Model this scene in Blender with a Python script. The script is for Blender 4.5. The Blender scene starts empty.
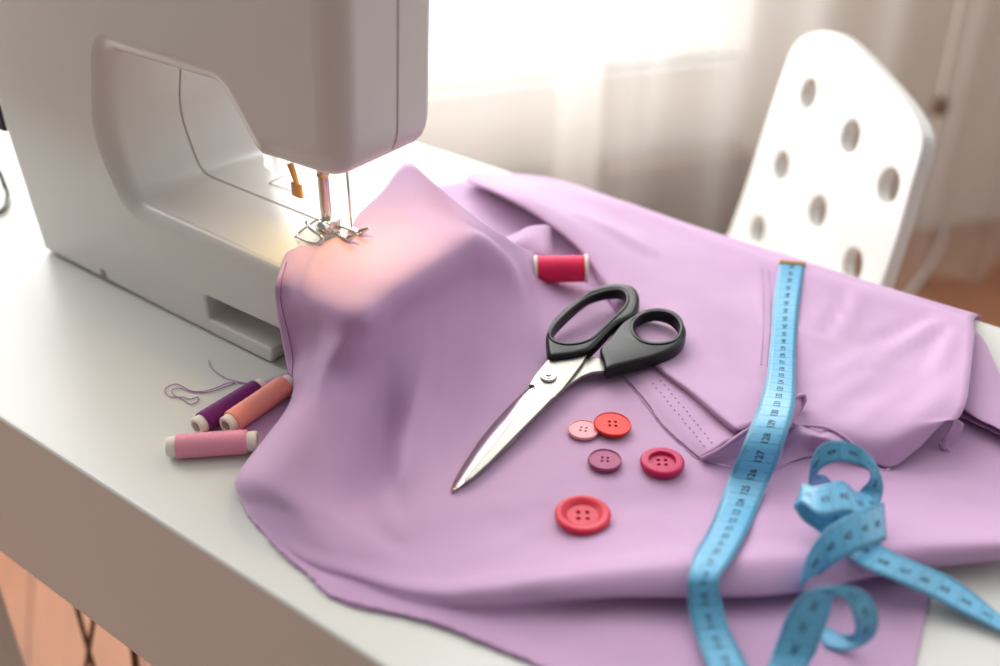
import bpy, bmesh, math, random
from mathutils import Vector, Matrix, noise
from mathutils.bvhtree import BVHTree
from mathutils.geometry import delaunay_2d_cdt

random.seed(4)
C = bpy.context.scene.collection
TZ = 0.73                       # table top height above the floor
F_PX, PITCH, CAM_H, AZ = 1136.0, math.radians(32), 0.40, math.radians(37.8)
CA, SA, CP, SP = math.cos(AZ), math.sin(AZ), math.cos(PITCH), math.sin(PITCH)
CAM = Vector((0, 0, TZ + CAM_H))

def ray(u, v):
    yu = 333 - v; R = u - 500; Fw = F_PX*CP + yu*SP; U = -F_PX*SP + yu*CP
    return Vector((R*CA - Fw*SA, R*SA + Fw*CA, U))
def P(u, v, h=0.0):             # point seen at (u,v), h above the table top
    d = ray(u, v); return CAM + d*((h - CAM_H)/d.z)
def Py(u, v, y):                # point seen at (u,v) on a plane of constant y
    d = ray(u, v); return CAM + d*(y/d.y)
def Pn(u, v, p0, n):
    d = ray(u, v); return CAM + d*((p0 - CAM).dot(n)/d.dot(n))
def rw(r, w, z=0):              # (right, forward) of the camera on the ground -> world
    return Vector((r*CA - w*SA, r*SA + w*CA, z))

# ------------------------------------------------------------------ materials
def srgb(r, g, b):
    f = lambda c: (c/255/12.92) if c/255 <= .04045 else ((c/255+.055)/1.055)**2.4
    return (f(r), f(g), f(b), 1)
def mat(name, col, rough=.5, metal=0, spec=.5, bump=None, sheen=0, trans=0, coat=0, var=0, varscale=20):
    m = bpy.data.materials.new(name); m.use_nodes = True
    nt = m.node_tree; b = nt.nodes['Principled BSDF']
    b.inputs['Base Color'].default_value = col
    b.inputs['Roughness'].default_value = rough; b.inputs['Metallic'].default_value = metal
    b.inputs['Specular IOR Level'].default_value = spec
    b.inputs['Sheen Weight'].default_value = sheen
    b.inputs['Coat Weight'].default_value = coat
    b.inputs['Transmission Weight'].default_value = trans
    tc = nt.nodes.new('ShaderNodeTexCoord')
    if var:
        n = nt.nodes.new('ShaderNodeTexNoise'); n.inputs['Scale'].default_value = varscale
        nt.links.new(tc.outputs['Object'], n.inputs['Vector'])
        mx = nt.nodes.new('ShaderNodeMix'); mx.data_type = 'RGBA'
        mx.inputs[6].default_value = col
        mx.inputs[7].default_value = tuple(c*(1-var) for c in col[:3]) + (1,)
        nt.links.new(n.outputs['Fac'], mx.inputs[0]); nt.links.new(mx.outputs[2], b.inputs['Base Color'])
    if bump:
        n = nt.nodes.new('ShaderNodeTexNoise'); n.inputs['Scale'].default_value = bump[0]
        n.inputs['Detail'].default_value = 4
        nt.links.new(tc.outputs['Object'], n.inputs['Vector'])
        bp = nt.nodes.new('ShaderNodeBump'); bp.inputs['Strength'].default_value = bump[1]
        bp.inputs['Distance'].default_value = bump[2]
        nt.links.new(n.outputs['Fac'], bp.inputs['Height']); nt.links.new(bp.outputs['Normal'], b.inputs['Normal'])
    return m

M = {}
M['table'] = mat('white_laminate', srgb(208, 207, 201), .36, spec=.5, bump=(60, .05, .001), var=.02)
M['plastic'] = mat('machine_white_plastic', srgb(206, 201, 195), .24, spec=.5, bump=(30, .03, .001), var=.02, varscale=8)
M['plastic_in'] = mat('machine_inner_plastic', srgb(205, 196, 188), .4)
M['cap'] = mat('grey_screw_cap', srgb(150, 138, 128), .5)
M['seam'] = mat('seam_shadow_gap', srgb(120, 95, 70), .7)
M['metal'] = mat('polished_steel', (.62, .6, .57, 1), .18, 1)
M['blade'] = mat('satin_steel', (.31, .30, .275, 1), .42, 1, bump=(400, .05, .0003))
M['bevelmetal'] = mat('ground_steel_painted_reflection', (.42, .36, .40, 1), .22, 1)  # reflection of the cloth put into the steel colour as a mauve tint
M['brass'] = mat('amber_lever_plastic', srgb(205, 150, 85), .35, .2)
M['black'] = mat('black_handle_plastic', srgb(14, 14, 16), .34, spec=.3, bump=(900, .06, .0003))
M['cable'] = mat('black_rubber', srgb(25, 25, 26), .5)
M['core'] = mat('spool_core_plastic', srgb(226, 218, 205), .45, trans=.0)
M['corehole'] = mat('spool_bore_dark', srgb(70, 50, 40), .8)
M['gold'] = mat('tape_end_brass', srgb(190, 150, 80), .3, .8)
M['print'] = mat('tape_black_ink', srgb(22, 55, 80), .6)
M['chair'] = mat('chair_white_lacquer', srgb(222, 221, 215), .3, bump=(40, .03, .001))
M['chairmetal'] = mat('chair_steel', (.6, .6, .6, 1), .25, 1)
M['hair'] = mat('bronze_metal_rod', srgb(110, 80, 60), .4, .7)
M['frame'] = mat('window_frame_white', srgb(235, 233, 228), .5)
M['wall'] = mat('wall_paint', srgb(240, 234, 225), .9, bump=(200, .1, .001), var=.04, varscale=4)
M['panel'] = mat('brown_panel', srgb(122, 98, 80), .7, var=.08, varscale=5)
M['stitch'] = mat('stitch_mauve', srgb(150, 105, 165), .8)
M['loose'] = mat('loose_mauve_thread', srgb(168, 125, 172), .8)
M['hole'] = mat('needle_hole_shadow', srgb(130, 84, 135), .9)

def thread_mat(name, col, scale):
    m = mat(name, col, .55, sheen=.05, spec=.3); nt = m.node_tree; b = nt.nodes['Principled BSDF']
    tc = nt.nodes.new('ShaderNodeTexCoord'); w = nt.nodes.new('ShaderNodeTexWave')
    w.wave_type = 'BANDS'; w.bands_direction = 'Z'; w.inputs['Scale'].default_value = scale
    w.inputs['Distortion'].default_value = .6; w.inputs['Detail'].default_value = 2
    nt.links.new(tc.outputs['Object'], w.inputs['Vector'])
    bp = nt.nodes.new('ShaderNodeBump'); bp.inputs['Strength'].default_value = .5; bp.inputs['Distance'].default_value = .0004
    nt.links.new(w.outputs['Fac'], bp.inputs['Height']); nt.links.new(bp.outputs['Normal'], b.inputs['Normal'])
    return m
M['t_red'] = thread_mat('crimson_thread', srgb(228, 30, 84), 420)
M['t_pink'] = thread_mat('rose_pink_thread', srgb(232, 148, 170), 420)
M['t_coral'] = thread_mat('salmon_thread', srgb(248, 156, 138), 420)
M['t_purple'] = thread_mat('plum_thread', srgb(112, 20, 106), 420)

def fabric_mat():
    m = bpy.data.materials.new('lilac_cotton'); m.use_nodes = True
    nt = m.node_tree; b = nt.nodes['Principled BSDF']; L = nt.links
    tc = nt.nodes.new('ShaderNodeTexCoord')
    n = nt.nodes.new('ShaderNodeTexNoise'); n.inputs['Scale'].default_value = 12; n.inputs['Detail'].default_value = 5
    L.new(tc.outputs['Object'], n.inputs['Vector'])
    cr = nt.nodes.new('ShaderNodeValToRGB')
    cr.color_ramp.elements[0].position = .3; cr.color_ramp.elements[0].color = srgb(196, 156, 194)
    cr.color_ramp.elements[1].position = .7; cr.color_ramp.elements[1].color = srgb(202, 164, 199)
    L.new(n.outputs['Fac'], cr.inputs[0]); L.new(cr.outputs[0], b.inputs['Base Color'])
    b.inputs['Roughness'].default_value = .62; b.inputs['Sheen Weight'].default_value = .25
    b.inputs['Specular IOR Level'].default_value = .35
    b.inputs['Sheen Roughness'].default_value = .4
    w1 = nt.nodes.new('ShaderNodeTexWave'); w1.bands_direction = 'X'; w1.inputs['Scale'].default_value = 700; w1.inputs['Distortion'].default_value = 1.5
    w2 = nt.nodes.new('ShaderNodeTexWave'); w2.bands_direction = 'Y'; w2.inputs['Scale'].default_value = 700; w2.inputs['Distortion'].default_value = 1.5
    ad = nt.nodes.new('ShaderNodeMath'); ad.operation = 'ADD'
    for w in (w1, w2): L.new(tc.outputs['Object'], w.inputs['Vector'])
    L.new(w1.outputs['Fac'], ad.inputs[0]); L.new(w2.outputs['Fac'], ad.inputs[1])
    b1 = nt.nodes.new('ShaderNodeBump'); b1.inputs['Strength'].default_value = .12; b1.inputs['Distance'].default_value = .0003
    L.new(ad.outputs[0], b1.inputs['Height'])
    n2 = nt.nodes.new('ShaderNodeTexNoise'); n2.inputs['Scale'].default_value = 38; n2.inputs['Detail'].default_value = 3
    L.new(tc.outputs['Object'], n2.inputs['Vector'])
    b2 = nt.nodes.new('ShaderNodeBump'); b2.inputs['Strength'].default_value = .18; b2.inputs['Distance'].default_value = .002
    L.new(n2.outputs['Fac'], b2.inputs['Height']); L.new(b1.outputs['Normal'], b2.inputs['Normal'])
    L.new(b2.outputs['Normal'], b.inputs['Normal'])
    # a little light passes through the cloth
    tr = nt.nodes.new('ShaderNodeBsdfTranslucent'); tr.inputs['Color'].default_value = srgb(214, 130, 206)
    mx = nt.nodes.new('ShaderNodeMixShader'); mx.inputs[0].default_value = .14
    out = nt.nodes['Material Output']
    L.new(b.outputs[0], mx.inputs[1]); L.new(tr.outputs[0], mx.inputs[2]); L.new(mx.outputs[0], out.inputs['Surface'])
    return m
M['fabric'] = fabric_mat()

def tape_mat():
    m = mat('sky_blue_tape', srgb(98, 172, 208), .34, spec=.5, bump=(700, .08, .0003), var=.05, varscale=60)
    return m
M['tape'] = tape_mat()

def floor_mat():
    m = bpy.data.materials.new('wood_floor'); m.use_nodes = True
    nt = m.node_tree; b = nt.nodes['Principled BSDF']; L = nt.links
    tc = nt.nodes.new('ShaderNodeTexCoord')
    mp = nt.nodes.new('ShaderNodeMapping'); mp.inputs['Rotation'].default_value = (0, 0, math.radians(35))
    L.new(tc.outputs['Object'], mp.inputs['Vector'])
    br = nt.nodes.new('ShaderNodeTexBrick'); br.inputs['Scale'].default_value = 1
    br.inputs['Brick Width'].default_value = 1.1; br.inputs['Row Height'].default_value = .14
    br.inputs['Mortar Size'].default_value = .002
    br.inputs['Color1'].default_value = srgb(170, 110, 77); br.inputs['Color2'].default_value = srgb(188, 130, 96)
    br.inputs['Mortar'].default_value = srgb(110, 68, 44)
    L.new(mp.outputs[0], br.inputs['Vector'])
    n = nt.nodes.new('ShaderNodeTexNoise'); n.inputs['Scale'].default_value = 6; n.inputs['Detail'].default_value = 8
    mp2 = nt.nodes.new('ShaderNodeMapping'); mp2.inputs['Scale'].default_value = (1, 12, 1)
    L.new(mp.outputs[0], mp2.inputs['Vector']); L.new(mp2.outputs[0], n.inputs['Vector'])
    mx = nt.nodes.new('ShaderNodeMix'); mx.data_type = 'RGBA'; mx.blend_type = 'MULTIPLY'; mx.inputs[0].default_value = .35
    L.new(br.outputs['Color'], mx.inputs[6]); L.new(n.outputs['Fac'], mx.inputs[7])
    L.new(mx.outputs[2], b.inputs['Base Color'])
    b.inputs['Roughness'].default_value = .55
    return m
M['floor'] = floor_mat()

def sheer_mat():
    m = bpy.data.materials.new('sheer_voile'); m.use_nodes = True
    nt = m.node_tree; L = nt.links
    for n in list(nt.nodes):
        if n.type == 'BSDF_PRINCIPLED': nt.nodes.remove(n)
    out = nt.nodes['Material Output']
    d = nt.nodes.new('ShaderNodeBsdfDiffuse'); d.inputs['Color'].default_value = srgb(240, 237, 232)
    t = nt.nodes.new('ShaderNodeBsdfTranslucent'); t.inputs['Color'].default_value = srgb(240, 237, 232)
    tp = nt.nodes.new('ShaderNodeBsdfTransparent')
    m1 = nt.nodes.new('ShaderNodeMixShader'); m1.inputs[0].default_value = .5
    m2 = nt.nodes.new('ShaderNodeMixShader'); m2.inputs[0].default_value = .48
    tc = nt.nodes.new('ShaderNodeTexCoord'); n = nt.nodes.new('ShaderNodeTexNoise')
    n.inputs['Scale'].default_value = 3
    mr = nt.nodes.new('ShaderNodeMapRange'); mr.inputs['To Min'].default_value = .58; mr.inputs['To Max'].default_value = .70
    L.new(tc.outputs['Object'], n.inputs['Vector']); L.new(n.outputs['Fac'], mr.inputs['Value']); L.new(mr.outputs[0], m2.inputs[0])
    L.new(d.outputs[0], m1.inputs[1]); L.new(t.outputs[0], m1.inputs[2])
    L.new(m1.outputs[0], m2.inputs[1]); L.new(tp.outputs[0], m2.inputs[2]); L.new(m2.outputs[0], out.inputs['Surface'])
    return m
M['sheer'] = sheer_mat()

# ------------------------------------------------------------------ helpers
def link(o, parent=None):
    C.objects.link(o)
    if parent:
        o.parent = parent
        o.matrix_parent_inverse = Matrix.Translation(-parent.location) if parent.type == 'EMPTY' and not any(parent.rotation_euler) else parent.matrix_world.inverted()
    return o
def mobj(name, verts, faces, m, parent=None, smooth=True, solid=0, bevel=0):
    me = bpy.data.meshes.new(name); me.from_pydata([tuple(v) for v in verts], [], faces); me.update()
    me.materials.append(M[m] if isinstance(m, str) else m)
    if smooth: me.polygons.foreach_set('use_smooth', [True]*len(me.polygons))
    o = bpy.data.objects.new(name, me); link(o, parent)
    if bevel:
        b = o.modifiers.new('b', 'BEVEL'); b.width = bevel; b.segments = 3; b.limit_method = 'ANGLE'; b.angle_limit = math.radians(35)
    if solid:
        s = o.modifiers.new('s', 'SOLIDIFY'); s.thickness = solid; s.offset = -1
    return o
def bobj(name, bm, m, parent=None, smooth=True, angle=None):
    me = bpy.data.meshes.new(name); bmesh.ops.recalc_face_normals(bm, faces=bm.faces); bm.to_mesh(me); bm.free()
    me.materials.append(M[m] if isinstance(m, str) else m)
    if smooth: me.polygons.foreach_set('use_smooth', [True]*len(me.polygons))
    if angle: me.set_sharp_from_angle(angle=math.radians(angle))
    o = bpy.data.objects.new(name, me); return link(o, parent)
def tag(o, label, cat, group=None):
    o['label'] = label; o['category'] = cat
    if group: o['group'] = group
    return o
def struct(o): o['kind'] = 'structure'; return o
def empty(name, loc, label, cat, group=None):
    o = bpy.data.objects.new(name, None); C.objects.link(o); o.location = loc; o.empty_display_size = .05
    return tag(o, label, cat, group)

def cr(p0, p1, p2, p3, t):
    return 0.5*((2*p1) + (p2-p0)*t + (2*p0-5*p1+4*p2-p3)*t*t + (3*p1-p0-3*p2+p3)*t**3)
def spl(pts, n, closed=False):
    """Catmull-Rom through Vectors, n samples per span"""
    out = []; N = len(pts)
    spans = N if closed else N-1
    for i in range(spans):
        if closed: q = [pts[(i+k) % N] for k in (-1, 0, 1, 2)]
        else:
            a, b = pts[i], pts[i+1]
            q = [pts[i-1] if i else a*2-b, a, b, pts[i+2] if i+2 < N else b*2-a]
        for k in range(n): out.append(cr(*q, k/n))
    if not closed: out.append(pts[-1].copy())
    return out
def patch(rows, n, m):
    """tensor spline of a grid of world points -> verts, faces, (nr, nc)"""
    rr = [spl(r, m) for r in rows]; nc = len(rr[0])
    cols = [spl([r[c] for r in rr], n) for c in range(nc)]; nr = len(cols[0])
    verts = [cols[c][r] for r in range(nr) for c in range(nc)]
    faces = [(r*nc+c, (r+1)*nc+c, (r+1)*nc+c+1, r*nc+c+1) for r in range(nr-1) for c in range(nc-1)]
    return verts, faces, nr, nc

def tube(path, r, seg=8, closed=False, caps=True):
    """verts/faces of a tube along world points; r number or list"""
    bm = bmesh.new(); rings = []
    N = len(path); up = Vector((0, 0, 1))
    pt = None
    for i, p in enumerate(path):
        a = path[(i-1) % N] if closed or i else path[i]
        b = path[(i+1) % N] if closed or i < N-1 else path[i]
        t = (b-a).normalized()
        if pt is None:
            x = t.cross(up if abs(t.z) < .9 else Vector((1, 0, 0))).normalized()
        else:
            x = (x - t*x.dot(t)).normalized()
        pt = t; y = t.cross(x)
        rr = r[i] if isinstance(r, (list, tuple)) else r
        rings.append([bm.verts.new(p + (x*math.cos(2*math.pi*k/seg) + y*math.sin(2*math.pi*k/seg))*rr) for k in range(seg)])
    for i in range(N if closed else N-1):
        A, B = rings[i], rings[(i+1) % N]
        for k in range(seg): bm.faces.new((A[k], A[(k+1) % seg], B[(k+1) % seg], B[k]))
    if caps and not closed:
        bm.faces.new(rings[0][::-1]); bm.faces.new(rings[-1])
    return bm
def merge(*bms):
    out = bmesh.new()
    for b in bms:
        me = bpy.data.meshes.new('tmp'); b.to_mesh(me); b.free(); out.from_mesh(me); bpy.data.meshes.remove(me)
    return out
def lathe(profile, seg=48, mtx=Matrix.Identity(4), closed_profile=False):
    """profile: list of (radius, z)"""
    bm = bmesh.new(); rings = []
    for (r, z) in profile:
        if r < 1e-7: rings.append([bm.verts.new(mtx @ Vector((0, 0, z)))])
        else: rings.append([bm.verts.new(mtx @ Vector((r*math.cos(2*math.pi*k/seg), r*math.sin(2*math.pi*k/seg), z))) for k in range(seg)])
    n = len(rings)
    for i in range(n if closed_profile else n-1):
        A, B = rings[i], rings[(i+1) % n]
        for k in range(seg):
            k2 = (k+1) % seg
            if len(A) == 1 and len(B) == 1: continue
            if len(A) == 1: bm.faces.new((A[0], B[k2], B[k]))
            elif len(B) == 1: bm.faces.new((A[k], A[k2], B[0]))
            else: bm.faces.new((A[k], A[k2], B[k2], B[k]))
    return bm
def box(c, s, mtx=Matrix.Identity(4), bevel=0, seg=3):
    bm = bmesh.new(); bmesh.ops.create_cube(bm, size=1)
    for v in bm.verts: v.co = Vector((v.co.x*s[0], v.co.y*s[1], v.co.z*s[2])) + Vector(c)
    if bevel: bmesh.ops.bevel(bm, geom=list(bm.edges), offset=bevel, segments=seg, affect='EDGES', profile=.5)
    bmesh.ops.transform(bm, matrix=mtx, verts=bm.verts)
    return bm
def plate(loops, half, bevel, res=3):
    """2D filled outline(s) with holes, extruded +-half (bevel included) -> bmesh in local xy"""
    cu = bpy.data.curves.new('tmp', 'CURVE'); cu.dimensions = '2D'; cu.fill_mode = 'BOTH'
    cu.extrude = max(half-bevel, 0); cu.bevel_depth = bevel; cu.bevel_resolution = res; cu.offset = -bevel
    for lp in loops:
        s = cu.splines.new('POLY'); s.points.add(len(lp)-1); s.use_cyclic_u = True
        for i, p in enumerate(lp): s.points[i].co = (p[0], p[1], 0, 1)
    o = bpy.data.objects.new('tmp', cu); C.objects.link(o)
    dg = bpy.context.evaluated_depsgraph_get(); dg.update()
    me = bpy.data.meshes.new_from_object(o.evaluated_get(dg))
    bm = bmesh.new(); bm.from_mesh(me)
    bpy.data.objects.remove(o); bpy.data.curves.remove(cu); bpy.data.meshes.remove(me)
    bmesh.ops.remove_doubles(bm, verts=bm.verts, dist=1e-6)
    return bm

# ------------------------------------------------------------------ room
WB = rw(.98, 2.15); WB.z = 0
waz = math.radians(72)
WD = rw(math.sin(waz), math.cos(waz))          # along the wall, to the right
WN = Vector((-WD.y, WD.x, 0))                  # away from the room
if WN.dot(rw(0, 1)) < 0: WN = -WN
WM = Matrix((( WD.x, WN.x, 0, WB.x), (WD.y, WN.y, 0, WB.y), (0, 0, 1, 0), (0, 0, 0, 1)))
def W(u, v, off=.10):                          # (s, z) on the wall seen at (u,v)
    q = Pn(u, v, WB + WN*off, WN); l = WM.inverted() @ q; return l.x, l.z
def wbox(name, x0, x1, y0, y1, z0, z1, m, parent=None, bevel=0):
    return bobj(name, box(((x0+x1)/2, (y0+y1)/2, (z0+z1)/2), (x1-x0, y1-y0, z1-z0), WM, bevel), m, parent, smooth=False)

struct(mobj('floor', [WM @ Vector(q) for q in ((-4.5, -5, 0), (2.6, -5, 0), (2.6, .12, 0), (-4.5, .12, 0))], [(0, 1, 2, 3)], 'floor', smooth=False))
sR, zS = W(745, 80)
sL = -3.2
zsill = W(655, 66)[1]
zbrown = W(655, 147)[1]
OFF = .10
bmw = merge(box(((sL-1+sR)/2, OFF+.06, zsill/2), (sR-sL+1, .12, zsill), WM),
            box(((sR+2.6)/2, OFF+.06, 1.3), (2.6-sR, .12, 2.6), WM),
            box(((sL-1+sR)/2, OFF+.06, 2.5), (sR-sL+1, .12, .2), WM))
struct(bobj('wall_back', bmw, 'wall', smooth=False))
wf = struct(wbox('window_1', sL, sR, OFF-.004, OFF+.03, zsill-.03, zsill, 'frame', bevel=.004))
for a in (sL, sL+1.2):
    wbox('window_frame', a, a+.06, OFF+.03, OFF+.08, zsill, 2.4, 'frame', wf)
# low panel below the window, seen dimly through the voile
pa, pb = W(592, 200)[0], W(727, 200)[0]
pc, pd = W(455, 200)[0], W(543, 200)[0]
hb = tag(wbox('heater_panel', pa, pb, .02, .08, .06, zbrown, 'panel', bevel=.008),
    'brown panel under the window behind the sheer curtain, nearest the chair', 'radiator')
for k in range(9):
    wbox('fin', pa+.02+k*(pb-pa-.05)/9, pa+.035+k*(pb-pa-.05)/9, .008, .02, .1, zbrown-.04, 'panel', hb)
hb = tag(wbox('heater_panel', pc, pd, .02, .08, .06, zbrown, 'panel', bevel=.008),
    'brown panel under the window, just beyond the table edge and lilac cloth', 'radiator')
for k in range(6):
    wbox('fin', pc+.02+k*(pd-pc-.05)/6, pc+.035+k*(pd-pc-.05)/6, .008, .02, .1, zbrown-.04, 'panel', hb)

def curtain(name, s0, s1, z0, z1, y, amp, folds, label):
    nx, nz = int(folds*10), 24; vs = []; fs = []
    ph = random.random()*6
    for j in range(nz+1):
        t = j/nz
        for i in range(nx+1):
            q = i/nx
            w = math.sin(q*folds*2*math.pi + ph + .8*math.sin(q*7)) * (.75+.25*math.sin(q*23+1)) * amp*(1 - .3*t)
            w += .012*math.sin(3*t + q*9)
            vs.append(WM @ Vector((s0+(s1-s0)*q + .01*math.sin(t*4+q*20), y+w, z0+(z1-z0)*t)))
    for j in range(nz):
        for i in range(nx): a = j*(nx+1)+i; fs.append((a, a+1, a+nx+2, a+nx+1))
    o = mobj(name, vs, fs, 'sheer'); return tag(o, label, 'curtain', None)
c1 = W(590, 150, -.05)[0]; c2 = W(540, 150, -.05)[0]
curtain('sheer_curtain', sL, c1, .02, 2.4, -.07, .012, 14, 'white sheer curtain over the bright window behind the sewing machine')
curtain('sheer_curtain', c2, 2.3, .012, 2.4, -.13, .030, 20, 'sheer curtain with soft folds behind the white chair, hanging to the floor')
# thin hanging cord with a small bead on the right curtain
ct = tube(spl([WM @ Vector((W(950, 40, -.17)[0], -.17, 2.35)), WM @ Vector((W(944, 60, -.17)[0], -.18, W(944, 60, -.17)[1])), WM @ Vector((W(936, 102, -.17)[0], -.18, W(936, 102, -.17)[1]))], 8), .003, 6)
cd = tag(bobj('curtain_cord', ct, 'wall'), 'pale pull cord hanging in front of the right curtain', 'cord')
bs = W(936, 104, -.17)
bobj('cord_bead', lathe([(0, -.02), (.014, -.012), (.016, 0), (.012, .015), (0, .02)], 16, WM @ Matrix.Translation((bs[0], -.18, bs[1]))), 'panel', cd)
# white cable lying on the floor beneath the curtain
cb = [P(u, v, -TZ+.006) for u, v in ((945, 225), (940, 245), (930, 265), (912, 290), (880, 320))]
tag(bobj('floor_cable', tube(spl(cb, 8), .005, 6), 'frame'), 'thin white cable on the wooden floor right of the chair', 'cable')

# ------------------------------------------------------------------ table
YF, YB = .2487, .718
tb = empty('table', (-.5, .48, 0), 'white table with thick apron front under the sewing machine and cloth', 'table')
bobj('table_top', box((-.325, (YF+YB)/2, TZ-.07), (1.75, YB-YF, .14), bevel=.0025), 'table', tb, smooth=False)
def rod(a, b, r=.006): return tube([Vector(a), Vector(b)], r, 10)
def fpt(u, v, z): return P(u, v, z-TZ)
def through(a, b, r):          # straight rod through two seen points, from the floor to the underside of the table
    d = (b-a)/(b.z-a.z); return rod(a + d*(.004-a.z), a + d*(TZ-.139-a.z), r)
YL = .33
bobj('leg', merge(through(Py(77, 608, YL), Py(88, 648, YL), .0022), through(Py(94, 618, YL), Py(89, 648, YL), .0022)), 'hair', tb)
bobj('leg', through(Py(134, 652, YL), Py(136, 670, YL), .003), 'hair', tb)
bobj('leg', box((-.7056-.05, .262, .295), (.10, .022, .59), bevel=.002), 'table', tb, smooth=False)
for x in (.45,):
    bobj('leg', box((x, .3, .295), (.05, .05, .59), bevel=.003), 'table', tb, smooth=False)
    bobj('leg', box((x, .66, .295), (.05, .05, .59), bevel=.003), 'table', tb, smooth=False)

# ------------------------------------------------------------------ sewing machine
YM = .3863
def fillet(pts):
    out = []; N = len(pts)
    for i in range(N):
        x, z, r, b = pts[i]; p = Vector((x, z)); a = Vector(pts[i-1][:2]); c = Vector(pts[(i+1) % N][:2])
        d1 = (a-p).normalized(); d2 = (c-p).normalized()
        ang = d1.angle(d2); t = min(r/math.tan(ang/2), (a-p).length*.49, (c-p).length*.49)
        s, e = p+d1*t, p+d2*t
        K = 10 if r > .004 else 4
        for k in range(K+1):
            q = k/K; w = (1-q)**2*s + 2*q*(1-q)*p + q*q*e
            out.append((w.x, w.y, b))
    # densify straight runs
    res = []
    for i, a in enumerate(out):
        c = out[(i+1) % len(out)]; L = math.hypot(c[0]-a[0], c[1]-a[1]); k = max(1, int(L/.012))
        for j in range(k): res.append((a[0]+(c[0]-a[0])*j/k, a[1]+(c[1]-a[1])*j/k, a[2]+(c[2]-a[2])*j/k))
    return res
ZB = .0015
prof = [(-.733, ZB, .004, .006), (-.749, .10, .03, .008), (-.757, .345, .035, .012), (-.390, .345, .03, .021),
        (-.404, .1440, .026, .021), (-.474, .1455, .012, .010), (-.500, .1820, .016, .010), (-.604, .1785, .013, .013),
        (-.621, .12, .05, .014), (-.6065, .078, .018, .012), (-.414, .0755, .008, .006),
        (-.414, .030, .008, .006), (-.542, .030, .003, .003), (-.542, .0125, .002, .002),
        (-.480, .0125, .003, .002), (-.484, ZB, .003, .002)]
pr = fillet(prof)
def blurb(v, n=3):
    for _ in range(n): v = [(v[i-1]+v[i]+v[(i+1) % len(v)])/3 for i in range(len(v))]
    return v
rb = blurb([p[2] for p in pr], 6)
area = sum(pr[i-1][0]*pr[i][1]-pr[i][0]*pr[i-1][1] for i in range(len(pr)))
def nrm(i):
    a, c = pr[i-1], pr[(i+1) % len(pr)]; d = Vector((c[0]-a[0], c[1]-a[1])).normalized()
    n = Vector((d.y, -d.x)); return n if area > 0 else -n
NR = [nrm(i) for i in range(len(pr))]
NR = [(NR[i-1]+NR[i]+NR[(i+1) % len(NR)]).normalized() for i in range(len(NR))]
DEPTH = .142
def mk(x, y, z):
    # the head is shallower than the column and the bed
    k = min(max((z-.10)/.04, 0), 1)*min(max((x+.56)/.05, 0), 1)
    k = k*k*(3-2*k)
    q = min(max((x+.625)/.05, 0), 1); q = q*q*(3-2*q)
    return Vector((x, YM + (y-YM)*(1-.30*q-.17*k), TZ+z))
bm = bmesh.new(); rings = []
SL = 7
for j in range(SL+1):
    th = math.pi/2*j/SL; ring = []
    for i, (x, z, b) in enumerate(pr):
        ins = rb[i]*(1-math.sin(th)); yy = YM + rb[i]*(1-math.cos(th))
        ring.append(bm.verts.new(mk(x-NR[i].x*ins, yy, z-NR[i].y*ins)))
    rings.append(ring)
for j in range(SL, -1, -1):
    th = math.pi/2*j/SL; ring = []
    for i, (x, z, b) in enumerate(pr):
        ins = rb[i]*(1-math.sin(th)); yy = YM+DEPTH - rb[i]*(1-math.cos(th))
        ring.append(bm.verts.new(mk(x-NR[i].x*ins, yy, z-NR[i].y*ins)))
    rings.append(ring)
n = len(pr)
for A, B in zip(rings[:-1], rings[1:]):
    for i in range(n): bm.faces.new((A[i], A[(i+1) % n], B[(i+1) % n], B[i]))
for rg in (rings[0], rings[-1]):
    pv_, _, fv_, ov_, _, _ = delaunay_2d_cdt([Vector((v.co.x, v.co.z)) for v in rg], [(i, (i+1) % n) for i in range(n)], [list(range(n))], 1, 1e-7)
    mp_ = {}
    for i, o_ in enumerate(ov_):
        mp_[i] = rg[o_[0]] if o_ else bm.verts.new((pv_[i].x, rg[0].co.y, pv_[i].y))
    for f_ in fv_:
        vv_ = [mp_[i] for i in f_]
        if len(set(vv_)) > 2:
            try: bm.faces.new(vv_)
            except ValueError: pass
sm = empty('sewing_machine', (-.6, .44, TZ), 'white sewing machine with open arm standing on the white table', 'sewing machine')
body = bobj('body', bm, 'plastic', sm, angle=40)
for f in body.data.polygons:
    if abs(f.normal.y) > .9995: f.use_smooth = False
# shell seam running round the inside of the arm and down the end of the head
ys = .4455
def seam_strip(idx, y0=ys, w=.0008):
    vs = []; fs = []
    for i in idx:
        x, z, b = pr[i]; o = .0003
        for dy in (-w/2, w/2):
            p = mk(x+NR[i].x*o, y0, z+NR[i].y*o); p.y = y0+dy; vs.append(p)
    for k in range(len(idx)-1): fs.append((2*k, 2*k+1, 2*k+3, 2*k+2))
    return vs, fs
inn = [i for i in range(n) if pr[i][0] < -.505 and pr[i][0] > -.64 and .07 < pr[i][1] < .1885] + [i for i in range(n) if -.505 <= pr[i][0] < -.482 and pr[i][1] < .08 and pr[i][1] > .06]
inn = sorted(set(inn)); vs, fs = seam_strip(inn); mobj('seam', vs, fs, 'seam', sm)
hd = sorted(i for i in range(n) if pr[i][0] > -.43 and pr[i][1] > .1515)
vs, fs = seam_strip(hd, .4275, .0007); mobj('seam', vs, fs, 'seam', sm)
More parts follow.
